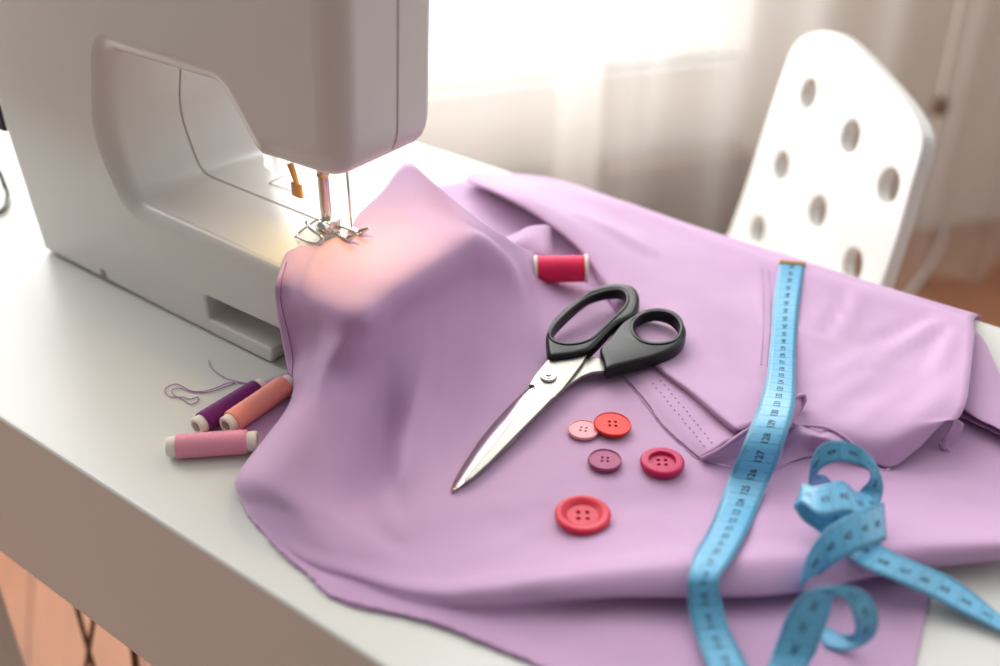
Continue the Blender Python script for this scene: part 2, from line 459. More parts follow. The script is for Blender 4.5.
# recess filler beneath the free arm and the base lip
bobj('base', merge(box((-.51, YM+.068, TZ+.0215), (.085, .085, .021), bevel=.004)), 'plastic_in', sm)
for x in (-.71, -.50):
    for y in (YM+.018, YM+.1):
        bobj('foot', lathe([(0, 0), (.008, 0), (.008, .002), (0, .002)], 20, Matrix.Translation((x, y, TZ))), 'cable', sm)
q = Py(103, 273.5, YM)
scr = Matrix.Translation((q.x, YM+.0001, q.z)) @ Matrix.Rotation(math.radians(90), 4, 'X')
bobj('screw_cap', lathe([(0, .0006), (.0036, .0006), (.0040, .0002), (.0042, -.002), (0, -.002)], 24, scr), 'cap', sm)
# needle plate
NPX, NPY, NPZ = -.471, .433, TZ+.0768
bobj('needle_plate', box((-.463, .445, NPZ-.0001), (.05, .05, .0012), bevel=.0005), 'plastic_in', sm, smooth=False)
# presser bar, foot, needle, lever
def cyl(x, y, z0, z1, r, seg=20, taper=None):
    return lathe([(0, z0), (r, z0), (taper or r, z1), (0, z1)], seg, Matrix.Translation((x, y, 0)))
bobj('presser_bar', cyl(NPX, NPY, TZ+.088, TZ+.165, .0034), 'metal', sm, angle=40)
bobj('bar_ring', cyl(NPX, NPY, TZ+.118, TZ+.1195, .0037), 'seam', sm, angle=40)
nx, ny = NPX+.017, NPY+.004
bobj('needle_bar', cyl(nx, ny, TZ+.138, TZ+.165, .0032), 'metal', sm, angle=40)
bobj('needle_clamp', merge(cyl(nx, ny, TZ+.133, TZ+.140, .0042), tube([Vector((nx, ny, TZ+.1365)), Vector((nx+.008, ny-.004, TZ+.1365))], .0018, 10)), 'metal', sm, angle=40)
bobj('needle', cyl(nx, ny, TZ+.086, TZ+.134, .0005, 10, .0011), 'metal', sm)
fz = TZ+.0800
foot = merge(
    box((NPX+.003, NPY-.0005, fz+.006), (.010, .011, .009), bevel=.0018),
    lathe([(0, 0), (.004, 0), (.0046, .001), (.0046, .004), (.003, .0052), (0, .0052)], 20, Matrix.Translation((NPX+.005, NPY-.006, fz+.0075)) @ Matrix.Rotation(math.radians(90), 4, 'X')),
    box((NPX+.007, NPY+.000, fz+.0012), (.026, .0042, .0016), Matrix.Translation((0, 0, 0)), bevel=.0006),
    box((NPX+.007, NPY+.010, fz+.0012), (.026, .0042, .0016), bevel=.0006),
    box((NPX-.003, NPY+.005, fz+.0012), (.008, .013, .0016), bevel=.0006))
for dy in (0, .010):
    foot = merge(foot, tube([Vector((NPX+.018, NPY+dy, fz+.0012)), Vector((NPX+.026, NPY+dy, fz+.0065))], [.0021, .0007], 8))
bobj('presser_foot', foot, 'metal', sm, angle=40)
wl = [(318, 219, .09), (308, 226, .084), (299, 233, .0795), (297.5, 235.5, .0795), (300, 238, .0795), (309, 242, .0795), (317, 243, .0800), (322, 238, .083)]
bobj('guide_wire', tube(spl([P(*w) for w in wl], 5), .0007, 8), 'metal', sm)
hk = [(307, 222, .088), (309, 227, .087), (314, 231, .086), (321, 236, .085), (322, 242, .082)]
bobj('thread_hook', tube(spl([P(*w) for w in hk], 5), .0013, 8), 'metal', sm)
# amber threading lever behind the bar
lv = Matrix.Translation((NPX-.012, NPY+.016, TZ+.118))
LY = NPY-.005
q1, q2, q3 = Py(290, 163, LY), Py(298, 187, LY), Py(297, 190, LY)
bobj('threading_lever', merge(tube([q1, q2], [.0022, .0014], 10), box((q3.x, q3.y, q3.z), (.0088, .0022, .0095), bevel=.0009)), 'brass', sm, angle=40)
# lamp housing beneath the head
bobj('lamp_housing', box((-.447, .437, TZ+.1450), (.026, .018, .004), bevel=.0015), 'plastic_in', sm)
em = bpy.data.materials.new('lamp_warm_emission'); em.use_nodes = True
eb = em.node_tree.nodes['Principled BSDF']; eb.inputs['Emission Color'].default_value = (1, .62, .42, 1); eb.inputs['Emission Strength'].default_value = 3
bobj('lamp_bulb', lathe([(0, -.006), (.003, -.005), (.0045, -.002), (.0045, .001), (0, .001)], 16, Matrix.Translation((-.440, .437, TZ+.1435))), em, sm)
# embossed outline on the bed cover behind the needle plate
for (a, b_) in (((269, 183), (289, 172)), ((269, 183), (312, 197)), ):
    A, B_ = P(*a, .0778), P(*b_, .0778)
    bobj('cover_line', tube([A, B_], .00025, 6), 'plastic_in', sm)
# power plug and cord on the far left
pc0 = Vector((-.758, .402, TZ+.105))
pcord = empty('power_cord', (-.77, .41, TZ), 'black plug and cord at the left end of the sewing machine', 'cord')
bobj('plug', box((-.7575, .395, TZ+.102), (.022, .018, .022), bevel=.003), 'cable', pcord)
ca = [Vector((-.772, .395, TZ+.104)), Vector((-.80, .395, TZ+.09)), P(-10, 160, .05), P(-1, 172, .03), P(4, 184, .01), P(7.5, 196, .003), P(0, 212, .003), P(-40, 220, .003)]
bobj('cord', tube(spl(ca, 8), .0022, 10), 'cable', pcord)

# ------------------------------------------------------------------ lilac cloth
def G(rows): return [[P(*p) for p in r] for r in rows]
Z = .002
L1 = [
 [(286,253,.0788),(301,246,.0795),(325,242,.0790),(345,236,.0790),(362,212,.0800),(383,190,.084),(408,163,.092),(438,187,.089),(470,213,.080),(500,234,.060),(522,247,.033),(560,262,.003),(640,300,Z),(760,330,Z),(900,360,Z),(1040,400,Z)],
 [(276,282,.0755),(292,272,.0780),(315,265,.0785),(340,262,.0785),(362,248,.0790),(388,228,.080),(415,206,.083),(445,212,.083),(473,226,.079),(500,244,.058),(524,264,.028),(560,290,.005),(640,325,Z),(760,358,Z),(900,385,Z),(1040,425,Z)],
 [(276,305,.0600),(292,300,.0680),(315,302,.0740),(342,308,.0770),(367,307,.0780),(395,286,.0785),(424,267,.0785),(454,250,.0775),(482,243,.073),(508,262,.046),(532,296,.014),(565,330,.004),(650,355,Z),(770,385,Z),(900,405,Z),(1040,445,Z)],
 [(281,335,.0360),(297,333,.0420),(318,333,.0510),(341,338,.0610),(364,342,.0560),(393,325,.054),(423,308,.053),(453,295,.050),(481,287,.043),(508,298,.026),(537,330,.007),(575,365,.003),(655,385,Z),(770,410,Z),(900,425,Z),(1040,460,Z)],
 [(287,366,.0150),(299,366,.0210),(311,366,.0320),(324,368,.0430),(349,378,.0370),(380,372,.032),(412,360,.032),(443,350,.029),(474,343,.022),(505,350,.011),(537,372,.003),(585,398,Z),(660,412,Z),(770,430,Z),(900,440,Z),(1040,472,Z)],
 [(292,392,.0060),(293,398,.0180),(299,402,.0310),(318,408,.0350),(345,415,.0270),(377,418,.014),(408,410,.018),(438,400,.014),(469,394,.009),(502,402,.004),(537,416,Z),(590,428,Z),(665,435,Z),(770,447,Z),(900,452,Z),(1040,482,Z)],
 [(276,440,.0020),(265,438,.0120),(273,437,.0250),(300,445,.0290),(335,455,.0200),(371,466,.006),(402,462,.014),(431,452,.009),(462,448,.003),(500,455,Z),(540,463,Z),(595,457,Z),(668,457,Z),(770,465,Z),(900,465,Z),(1040,492,Z)],
 [(246,474,.0015),(235,481,.0060),(244,478,.0160),(275,485,.0210),(315,495,.0160),(355,508,.006),(392,513,.009),(425,502,.006),(460,502,.003),(500,500,Z),(545,495,Z),(600,485,Z),(670,480,Z),(770,483,Z),(900,480,.003),(1040,503,.003)],
 [(240,497,.0015),(249,505,.0050),(270,510,.0100),(300,518,.0120),(335,528,.0090),(370,540,.006),(405,545,.005),(440,540,.004),(475,535,.003),(510,530,Z),(550,525,Z),(600,515,Z),(670,508,Z),(770,505,.003),(900,500,.004),(1040,515,.005)],
 [(251,520,.0015),(268,530,.0030),(292,540,.0050),(325,550,.0060),(360,560,.0050),(395,570,.004),(430,572,.005),(465,570,.006),(500,565,.007),(540,560,.008),(585,553,.008),(635,545,.009),(700,540,.010),(780,535,.011),(900,526,.012),(1040,530,.012)],
 [(262,532,.0015),(282,546,.0020),(308,560,.0030),(340,570,.0040),(375,580,.0050),(410,588,.006),(445,590,.009),(480,587,.012),(515,583,.014),(555,577,.016),(600,572,.017),(650,568,.018),(710,563,.019),(790,558,.019),(900,547,.019),(1040,542,.017)],
 [(276,548,.0015),(298,561,.0015),(325,572,.0015),(357,582,.0020),(390,592,.0030),(425,600,.004),(460,604,.006),(497,603,.008),(535,600,.009),(575,598,.010),(618,597,.010),(665,597,.010),(720,597,.010),(800,592,.010),(905,571,.010),(1040,556,.010)],
 [(290,562,.0015),(315,573,.0015),(342,584,.0015),(372,592,.0015),(405,602,.0015),(440,610,.002),(477,614,.002),(512,612,.002),(548,606,.002),(588,600,.0015),(630,595,.0012),(675,592,.0012),(730,590,.0012),(800,583,.0012),(880,570,.0012),(945,560,.0012)],
 [(310,577,.0015),(335,589,.0015),(362,598,.0015),(392,606,.0015),(425,615,.0015),(460,625,.0015),(495,630,.0015),(530,632,.0015),(565,630,.0015),(605,628,.0015),(650,625,.0015),(700,625,.0015),(755,622,.0015),(820,615,.0015),(890,605,.0015),(932,590,.0015)],
 [(330,597,.0015),(352,605,.0015),(380,612,.0015),(405,616,.0015),(432,624,.0015),(458,633,.0015),(485,645,.0015),(520,658,.0015),(560,675,.0015),(605,690,.0015),(655,705,.0015),(710,715,.0015),(770,715,.0015),(830,710,.0015),(885,695,.0015),(912,680,.0015)],
]
# soft creases: (u0,v0,u1,v1,height,width) raised or sunk lines on the cloth, in metres
def creases(vs, ridges):
    segs = [(P(a, b, .005), P(c, d, .005), h, w) for a, b, c, d, h, w in ridges]
    for v in vs:
        dz = 0
        for A, B, h, w in segs:
            ax, ay, bx, by = A.x, A.y, B.x, B.y
            dx, dy = bx-ax, by-ay; L = dx*dx+dy*dy
            t = ((v.x-ax)*dx+(v.y-ay)*dy)/L; tc = min(max(t, 0), 1)
            d = math.hypot(v.x-ax-dx*tc, v.y-ay-dy*tc)
            if d < 3*w:
                fade = math.sin(math.pi*min(max(t*.9+.05, 0), 1))**.6 if 0 < t < 1 else .3
                dz += h*math.exp(-(d/w)**2)*fade
        dz += .0007*noise.noise(v*28) + .0003*noise.noise(v*70)
        if v.y < YB - .004: v.z += dz
    return vs
cloth_vs = []; cloth_fs = []
def addcloth(vs, fs):
    o = len(cloth_vs); cloth_vs.extend(vs); cloth_fs.extend([tuple(i+o for i in f) for f in fs])

vs, fs, nr, nc = patch(G(L1), 9, 8)
creases(vs, [
 (455,360,430,470,.0022,.007),(367,308,336,352,.0028,.0045),(338,348,306,396,.0028,.0045),(388,400,386,490,-.003,.008),(432,385,404,465,.0035,.006),(404,465,396,500,.0025,.006),(392,470,402,522,-.003,.0055),(445,300,470,240,.0015,.01),(500,330,470,470,.0012,.009),
 (590,500,460,560,.0006,.006),(700,500,560,540,.0007,.008),(480,520,600,560,-.0008,.01),
 (400,600,520,640,.0008,.006),(350,500,380,560,.0015,.008),(300,520,420,585,.0012,.008),
 (620,640,900,610,.0012,.012),(560,620,760,660,.0008,.01),
])
# frayed front-left edge
edge_rng = random.Random(2)
for r in range(nr):
    for c in range(nc):
        if r == nr-1 or (c == 0 and r > 7*9):
            vs[r*nc+c] += Vector((edge_rng.uniform(-1, 1), edge_rng.uniform(-1, 1), 0))*.0005
main = tag(mobj('lilac_fabric', vs, fs, 'fabric', solid=.0007), 'large lilac cloth draped from the sewing machine bed across the white table', 'fabric')
addcloth(vs, fs)
def layer(name, rows, ridges=(), n=8, rag=None, label=None, m=8):
    vs, fs, nr, nc = patch(rows, n, m); creases(vs, list(ridges))
    if rag:
        for r in range(nr):
            for c in range(nc):
                if ('b' in rag and r == nr-1) or ('l' in rag and c == 0) or ('t' in rag and r == 0) or ('r' in rag and c == nc-1):
                    vs[r*nc+c] += Vector((edge_rng.uniform(-1, 1), edge_rng.uniform(-1, 1), edge_rng.uniform(0, .6)))*.0005
    o = mobj(name, vs, fs, 'fabric', main, solid=.0007)
    addcloth(vs, fs); return o
# corner of cloth lying under the long spools
layer('cloth_corner', G([[(296,370,.002),(276,377,.0012),(256,385,.001)],[(306,395,.001),(270,400,.001),(238,405,.001)],
                  [(310,420,.001),(275,425,.001),(240,428,.001)],[(300,452,.001),(275,452,.001),(248,447,.001)]]), rag='r')
# cloth lying flat behind the hump
layer('rear_fold', G([[(436,186,.002),(450,183,.002),(470,180,.002),(500,185,.002),(540,200,.002),(600,225,.002)],
                  [(436,205,.002),(465,200,.002),(490,202,.002),(520,212,.002),(560,228,.002),(620,250,.002)],
                  [(440,230,.003),(475,222,.003),(505,226,.003),(540,238,.002),(580,255,.002),(640,280,.002)],
                  [(470,262,.001),(500,258,.001),(530,266,.001),(565,276,.001),(600,290,.001),(650,315,.001)]]))
layer('tucked_fold', G([[(500,238,.010),(513,234,.020),(528,227,.026),(545,225,.026),(551,228,.020)],
                  [(500,246,.010),(515,243,.020),(530,238,.025),(547,238,.024),(552,242,.012)],
                  [(508,258,.008),(520,255,.015),(535,253,.020),(548,254,.020),(554,258,.006)],
                  [(515,270,.004),(528,270,.008),(538,268,.012),(549,268,.012),(556,272,.003)]]))
FL = [
 [(482,186,.003),(466,180,.010),(480,171,.014),(540,182,.008),(614,200,.005),(690,228,.004),(770,257,.005),(840,278,.004),(910,300,.004),(974,319,.005)],
 [(522,206,.004),(500,195,.024),(520,192,.026),(570,205,.014),(635,221,.007),(700,246,.005),(772,276,.006),(840,296,.005),(908,317,.006),(975,331,.013)],
 [(562,230,.004),(545,222,.020),(563,218,.022),(606,229,.012),(662,250,.007),(715,273,.005),(772,303,.006),(840,322,.006),(908,338,.008),(973,350,.018)],
 [(590,258,.003),(580,250,.014),(600,249,.015),(640,260,.009),(687,281,.006),(731,306,.005),(775,333,.006),(842,352,.007),(908,366,.011),(970,378,.021)],
 [(603,290,.003),(608,285,.009),(625,287,.010),(660,298,.007),(702,318,.006),(740,342,.005),(780,363,.006),(842,382,.009),(906,394,.014),(966,402,.022)],
 [(648,360,.003),(651,356,.009),(665,352,.009),(692,352,.008),(722,362,.007),(752,378,.006),(790,392,.008),(842,408,.012),(897,416,.018),(958,418,.020)],
 [(690,397,.003),(694,393,.010),(707,388,.010),(727,385,.009),(750,390,.009),(772,400,.010),(802,412,.011),(845,428,.013),(890,438,.016),(945,422,.020)],
 [(733,434,.004),(738,431,.012),(748,427,.013),(760,422,.013),(772,418,.013),(787,420,.012),(805,429,.010),(845,446,.008),(888,467,.004),(920,447,.010)],
]
FR = G(FL)
def back_of(p):
    if p.y > YB-.02: return Vector((p.x - (.006 if p.x > -.14 else 0), YB+.012, p.z-.012)), Vector((p.x, YB+.014, TZ-.06))
    return Vector((p.x+.003, p.y+.010, TZ+.006)), Vector((p.x+.004, p.y+.008, TZ+.0015))
hang = [[back_of(p)[0] for p in FR[0]]]; hang2 = [[back_of(p)[1] for p in FR[0]]]
layer('folded_flap', hang2 + hang + FR, [
 (580,225,650,255,.0035,.008),(640,235,600,212,-.002,.008),
 (862,288,835,345,.0024,.0035),(848,286,824,335,-.0020,.0035),(836,298,815,330,.0018,.0035),(885,345,825,385,.0018,.005),(945,322,870,372,.0032,.0042),(930,314,865,350,-.0022,.004),(955,330,930,390,.0030,.0042),(944,335,915,380,-.0016,.004),(880,372,815,420,.0020,.007),(800,330,830,350,.0015,.004),(900,400,850,440,.0012,.006),
 (950,395,900,455,.0018,.007),(700,290,760,330,.0008,.012),(766,262,767,345,.0018,.0020),(773,260,774,335,-.0018,.0018),
 (690,330,740,400,.0009,.008),
], n=9, rag='b')
hem = layer('hem_strip', G([[(600,345,.003),(614,340,.0045),(630,338,.0045),(655,335,.004)],
                  [(620,371,.003),(634,366,.005),(648,362,.005),(672,360,.004)],
                  [(645,400,.003),(655,393,.005),(668,388,.005),(695,385,.004)],
                  [(662,424,.003),(676,415,.0055),(692,405,.005),(720,405,.004)],
                  [(679,441,.003),(695,433,.006),(712,424,.0055),(738,425,.004)],
                  [(700,459,.003),(714,450,.007),(728,441,.007),(748,436,.005)]]), rag='l')
layer('turned_corner', G([[(700,459,.004),(720,449,.011),(741,434,.017),(768,416,.0198),(792,399,.0203),(804,396,.018)],
                  [(702,460,.004),(722,454,.009),(743,443,.013),(768,428,.015),(792,410,.017),(806,403,.014)],
                  [(703,461,.003),(724,460,.005),(744,456,.006),(768,448,.008),(786,430,.011),(802,410,.012)],
                  [(704,462,.002),(726,465,.003),(746,469,.003),(770,471,.003),(783,452,.005),(797,418,.009)]]), rag='t')
layer('frilled_edge', G([[(780,432,.006),(800,426,.013),(822,428,.014),(838,434,.013),(856,446,.009)],
                  [(780,445,.005),(800,436,.014),(820,437,.015),(838,444,.012),(858,455,.008)],
                  [(776,458,.003),(796,450,.006),(820,445,.006),(840,452,.005),(862,464,.004)],
                  [(774,470,.002),(796,460,.003),(820,455,.003),(845,458,.003),(880,470,.003)]],), [(795,430,800,455,.002,.003),(815,430,818,450,-.002,.003)], rag='bt')
layer('rolled_edge', G([[(954,419,.020),(960,421,.019),(964,424,.016)],
                  [(950,430,.014),(956,432,.012),(961,433,.011)],
                  [(941,441,.006),(947,443,.006),(952,444,.005)],
                  [(938,446,.003),(943,449,.003),(949,450,.003)]]), rag='b')
layer('underfold', G([[(966,322,.004),(984,340,.004),(1001,377,.004),(1040,460,.003)],
                  [(962,350,.006),(980,362,.007),(1002,395,.006),(1045,475,.005)],
                  [(960,378,.008),(978,390,.009),(1004,412,.009),(1050,485,.007)],
                  [(960,404,.009),(978,417,.011),(1008,434,.011),(1060,495,.009)],
                  [(960,408,.007),(978,420,.008),(1008,437,.008),(1058,498,.007)]]), rag='b')
layer('underfold', G([[(955,380,.004),(975,390,.004),(1010,415,.003),(1060,450,.003)],
                  [(950,412,.003),(975,423,.006),(1008,439,.006),(1060,470,.005)]]), rag='b')
def rolled(pts, r):
    q_ = spl([P(*p) for p in pts], 8)
    bobj('rolled_hem', tube(q_, [r*(.8+.35*noise.noise(p*160)) for p in q_], 8), 'fabric', main)
rolled([(701,459,.005),(720,449,.0115),(741,434,.0172),(768,416,.0200),(792,399,.0205),(803,395,.0195),(805,400,.017),(800,410,.012)], .0013)
rolled([(780,432,.007),(800,426,.0138),(822,427,.0148),(838,433,.0138),(856,446,.010)], .0012)
BV = BVHTree.FromPolygons([tuple(v) for v in cloth_vs], cloth_fs)
def hit(u, v, off=0.0):
    d = ray(u, v).normalized(); loc, nn, i, dist = BV.ray_cast(CAM, d)
    tt = P(u, v, 0)
    if loc is None or (tt-CAM).length < dist: loc = tt; nn = Vector((0, 0, 1))
    if nn.dot(d) > 0: nn = -nn
    return loc + nn*off
def drop(x, y):
    loc, nn, i, dist = BV.ray_cast(Vector((x, y, TZ+.3)), Vector((0, 0, -1)))
    return (loc.z if loc is not None else TZ)

# stitched seam along the left edge, next to the machine
st = [(287,262),(282,280),(281,300),(285,320),(290,340),(293,360),(292,380)]
pp = spl([Vector((a, b, 0)) for a, b in st], 10)
bobj('seam_stitching', tube([hit(p.x, p.y, .0003) for p in pp], .00025, 5), 'stitch', main)
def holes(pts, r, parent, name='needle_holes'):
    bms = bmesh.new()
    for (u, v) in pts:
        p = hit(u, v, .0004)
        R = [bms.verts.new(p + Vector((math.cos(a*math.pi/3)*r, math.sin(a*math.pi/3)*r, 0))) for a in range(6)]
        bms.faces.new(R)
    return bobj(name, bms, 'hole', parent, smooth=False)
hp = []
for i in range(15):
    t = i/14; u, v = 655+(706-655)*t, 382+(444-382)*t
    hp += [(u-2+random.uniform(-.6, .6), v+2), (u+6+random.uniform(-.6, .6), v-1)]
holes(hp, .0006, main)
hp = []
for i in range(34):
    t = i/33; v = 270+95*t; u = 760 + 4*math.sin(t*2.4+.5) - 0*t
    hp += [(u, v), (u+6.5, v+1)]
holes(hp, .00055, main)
hl = [(615,369),(640,398),(662,427),(682,446),(700,460),(722,455),(741,437)]
bobj('edge_thread', tube([hit(p.x, p.y, .0004) + Vector((edge_rng.uniform(-1, 1), edge_rng.uniform(-1, 1), 0))*.0004 for p in spl([Vector((a, b, 0)) for a, b in hl], 14)], .0003, 5), 'fabric', main)
for k, pth in enumerate(([(944,437,.010),(949,441,.006),(947,447,.004),(950,452,.003)], [(939,440,.008),(942,446,.004),(945,450,.003)], [(860,459,.008),(870,464,.006),(883,470,.006),(890,469,.005)])):
    bobj('loose_thread', tube(spl([P(*q) for q in pth], 6), .0004, 6), 'fabric', main)
fr = [(252,522),(276,548),(305,573),(330,596),(380,611),(432,623),(485,644),(530,662)]
bobj('edge_thread', tube([hit(p.x, p.y-1.5, .0006) + Vector((edge_rng.uniform(-1, 1), edge_rng.uniform(-1, 1), 0))*.0006 for p in spl([Vector((a, b, 0)) for a, b in fr], 14)], .0006, 5), 'fabric', main)

# ------------------------------------------------------------------ scissors
def hz(u, v):     # the scissors lie on the cloth, tip low and handles high
    return .0050 + .0075*min(max((u-452)/170, 0), 1.1)
def c4(x, y): return 430+x/3.33, 230+y/3.33
def c5(x, y): return 440+x/3.33, 370+y/3.33
H0 = Vector((P(452, 489).x, P(452, 489).y)); H1 = Vector((P(622, 340).x, P(622, 340).y))
HD = (H1-H0).normalized(); HL = (H1-H0).length
def hplane(x, y):
    t = ((x-H0.x)*HD.x + (y-H0.y)*HD.y)/HL
    return .0045 + .0085*t
def PS(u, v, extra=0):
    p = P(u, v, .01)
    for _ in range(4): p = P(u, v, hplane(p.x, p.y)+extra)
    return p
sc = empty('scissors', (P(548, 376).x, P(548, 376).y, TZ), 'open steel scissors with black handles lying on the lilac cloth', 'scissors')
def splate(name, loops, zoff, half, bev, m, smooth=0, parent=None, ang=35, kh=1):
    lps = []
    for lp in loops:
        pts = [PS(u, v, zoff+half*kh) for u, v in lp]
        pts = [Vector((p.x, p.y, 0)) for p in pts]
        if smooth: pts = spl(pts, smooth, closed=True)
        lps.append([(p.x, p.y) for p in pts])
    bm = plate(lps, half, bev)
    for v in bm.verts: v.co.z += TZ + hplane(v.co.x, v.co.y) + zoff
    return bobj(name, bm, m, parent or sc, angle=ang)
b1 = [c4(395,428), c4(460,420), c4(528,404), c4(505,445), c4(470,492), c4(440,530), c4(412,556), c4(402,560), c5(376,90), c5(340,128), c5(260,208), c5(170,300), c5(110,355), c5(80,374), c5(84,360), c5(120,318), c5(200,220), c5(298,92), c5(316,66), c5(312,50), c4(330,514), c4(350,482), c4(372,455)]
B1 = splate('blade', [b1], .0012, .0011, .0003, 'blade')
bv = [c5(312,50), c5(316,66), c5(298,92), c5(200,220), c5(120,318), c5(84,360), c5(80,374), c5(62,390), c5(38,402), c5(36,392), c5(46,360), c5(78,302), c5(130,220), c5(180,160), c5(240,98), c5(300,46)]
BE = splate('ground_edge', [bv], .0010, .0009, .0002, 'bevelmetal', parent=B1)
e0 = PS(*c5(316, 60), .002); e1 = PS(*c5(80, 366), .002)
for v_ in BE.data.vertices:
    dx, dy = e1.x-e0.x, e1.y-e0.y; L_ = math.hypot(dx, dy)
    dd = abs((v_.co.x-e0.x)*dy - (v_.co.y-e0.y)*dx)/L_
    v_.co.z -= .30*dd
BE.data.update()
b2 = [c4(545,422), c4(578,432), c4(584,468), c4(540,472), c4(505,486), c4(462,514), c4(415,556), c4(330,640), c5(240,240), c5(120,350), c5(60,394), c5(42,400), c5(60,375), c5(200,220), c5(320,90), c5(420,0), c4(480,470), c4(515,430)]
splate('blade', [b2], -.0012, .0010, .0003, 'blade')
h1o = [c4(*p) for p in ((397,427),(388,395),(386,360),(398,325),(445,275),(500,228),(550,198),(605,184),(655,186),(684,200),(697,226),(695,262),(680,288),(652,304),(622,318),(590,348),(560,380),(528,407),(480,420),(435,426))]
h1i = [c4(*p) for p in ((408,343),(425,312),(470,268),(520,232),(572,212),(620,206),(646,216),(652,238),(640,264),(605,298),(570,332),(535,362),(490,376),(445,376),(415,364))]
splate('handle', [h1o, h1i], .0014, .0046, .0028, 'black', smooth=3, ang=60, kh=.5)
h1m = h1o[:1] + [c4(*p) for p in ((393,390),(400,350),(440,376),(495,382),(560,350),(640,275),(660,290),(610,325),(560,375),(526,404),(460,420))]
h2o = [c4(*p) for p in ((566,402),(592,372),(628,326),(645,310),(680,288),(722,270),(765,267),(812,282),(845,315),(853,345),(842,378),(805,406),(745,430),(680,447),(620,462),(586,470),(576,440))]
h2i = [c4(*p) for p in ((682,332),(688,306),(712,287),(752,278),(795,284),(822,305),(829,332),(815,360),(780,374),(730,374),(697,358))]
splate('handle', [h2o, h2i], .0008, .0046, .0028, 'black', smooth=3, ang=60, kh=.5)
# raised rims round the finger openings
def rim(loop, grow, z, r):
    cx = sum(p[0] for p in loop)/len(loop); cy = sum(p[1] for p in loop)/len(loop)
    pts = [PS(cx+(u-cx)*grow, cy+(v-cy)*grow, z) for u, v in loop]
    return tube(spl(pts, 4, closed=True), r, 8, closed=True)
bobj('finger_rim', rim(h2i, 1.12, .0050, .0012), 'black', sc)
bobj('finger_rim', rim(h1i, 1.06, .0056, .0012), 'black', sc)
pv = PS(*c4(395, 487), .0034)
bobj('pivot_screw', merge(lathe([(0, .0022), (.0016, .0022), (.002, .0018), (.0022, .0012), (.0033, .0011), (.0037, .0006), (.0046, .0004), (.005, -.0008), (0, -.0008)], 32, Matrix.Translation(pv))), 'metal', sc, angle=30)

# ------------------------------------------------------------------ buttons
def button(u, v, rpx, th, col, sunk, label, tilt=(0, 0), raise_=0, hole_k=.085, hole_d=.17, name='button'):
    base = hit(u, v + rpx*.12); z0 = max(drop(base.x+dx, base.y+dy) for dx in (-.008, 0, .008) for dy in (-.008, 0, .008)) if not raise_ else base.z
    z0 = min(z0, base.z+.0015) + raise_
    h = z0-TZ + th
    p = P(u, v, h); zc = (p-CAM).dot(Vector((-SA*CP, CA*CP, -SP)))
    r = rpx/F_PX*zc
    rs = sunk[0]*r; dep = sunk[1]*th
    k = th*.33
    prof = [(rs, th-dep)]
    for i in range(7):
        t = i/6; prof.append((rs + (r*.93-rs)*t*.55 if False else rs + (r*sunk[2]-rs)*t, th-dep*(1-math.sin(t*math.pi/2)) if t < 1 else th))
    for i in range(1, 9):
        a = math.pi/2*i/8; prof.append((r - k*1.2 + k*1.2*math.sin(a), th-k + k*math.cos(a)))
    prof += [(r*.985, th*.45), (r*.9, th*.06), (r*.84, 0), (rs, 0)]
    mt = Matrix.Translation(Vector((p.x, p.y, z0))) @ Matrix.Rotation(math.radians(tilt[0]), 4, 'X') @ Matrix.Rotation(math.radians(tilt[1]), 4, 'Y') @ Matrix.Rotation(random.uniform(0, .3)+.35, 4, 'Z')
    ring = lathe(prof, 64, mt)
    circ = [(rs*1.001*math.cos(2*math.pi*i/64), rs*1.001*math.sin(2*math.pi*i/64)) for i in range(64)]
    loops = [circ]
    for sx, sy in ((1, 1), (1, -1), (-1, 1), (-1, -1)):
        loops.append([(sx*r*hole_d*.95 + r*hole_k*math.cos(-2*math.pi*i/16), sy*r*hole_d*.95 + r*hole_k*math.sin(-2*math.pi*i/16)) for i in range(16)])
    disc = plate(loops, (th-dep-.0002)/2, .00012, 1)
    for vv in disc.verts: vv.co.z += (th-dep)/2
    bmesh.ops.transform(disc, matrix=mt, verts=disc.verts)
    m = mat(label.split()[0]+'_button_plastic', col, .34, spec=.28, var=.08, varscale=150)
    o = bobj(name, merge(ring, disc), m, angle=50)
    ax = (mt.to_3x3() @ Vector((0, 0, 1))).normalized()
    for f in o.data.polygons:
        if abs(f.normal.dot(ax)) > .9995: f.use_smooth = False
    return tag(o, label, 'button', None)
button(583, 512, 28.3, .0050, srgb(208, 48, 70), (.56, .42, .84), 'coral red four-hole button with broad rim, nearest the camera and largest')
button(662.5, 459.5, 22.3, .0052, srgb(190, 28, 86), (.56, .35, .64), 'deep magenta thick four-hole button closest to the blue tape')
button(605, 458.5, 17.2, .0036, srgb(160, 58, 108), (.88, .12, .95), 'mauve four-hole button below the orange-red one')
button(583.5, 428.5, 15.8, .0028, srgb(236, 158, 166), (.88, .1, .95), 'pale pink four-hole button half under the orange-red one')
button(612.5, 423, 19.0, .0028, srgb(222, 46, 34), (.90, .1, .96), 'orange-red four-hole button overlapping the pale pink one', raise_=.0022, tilt=(0, 3))

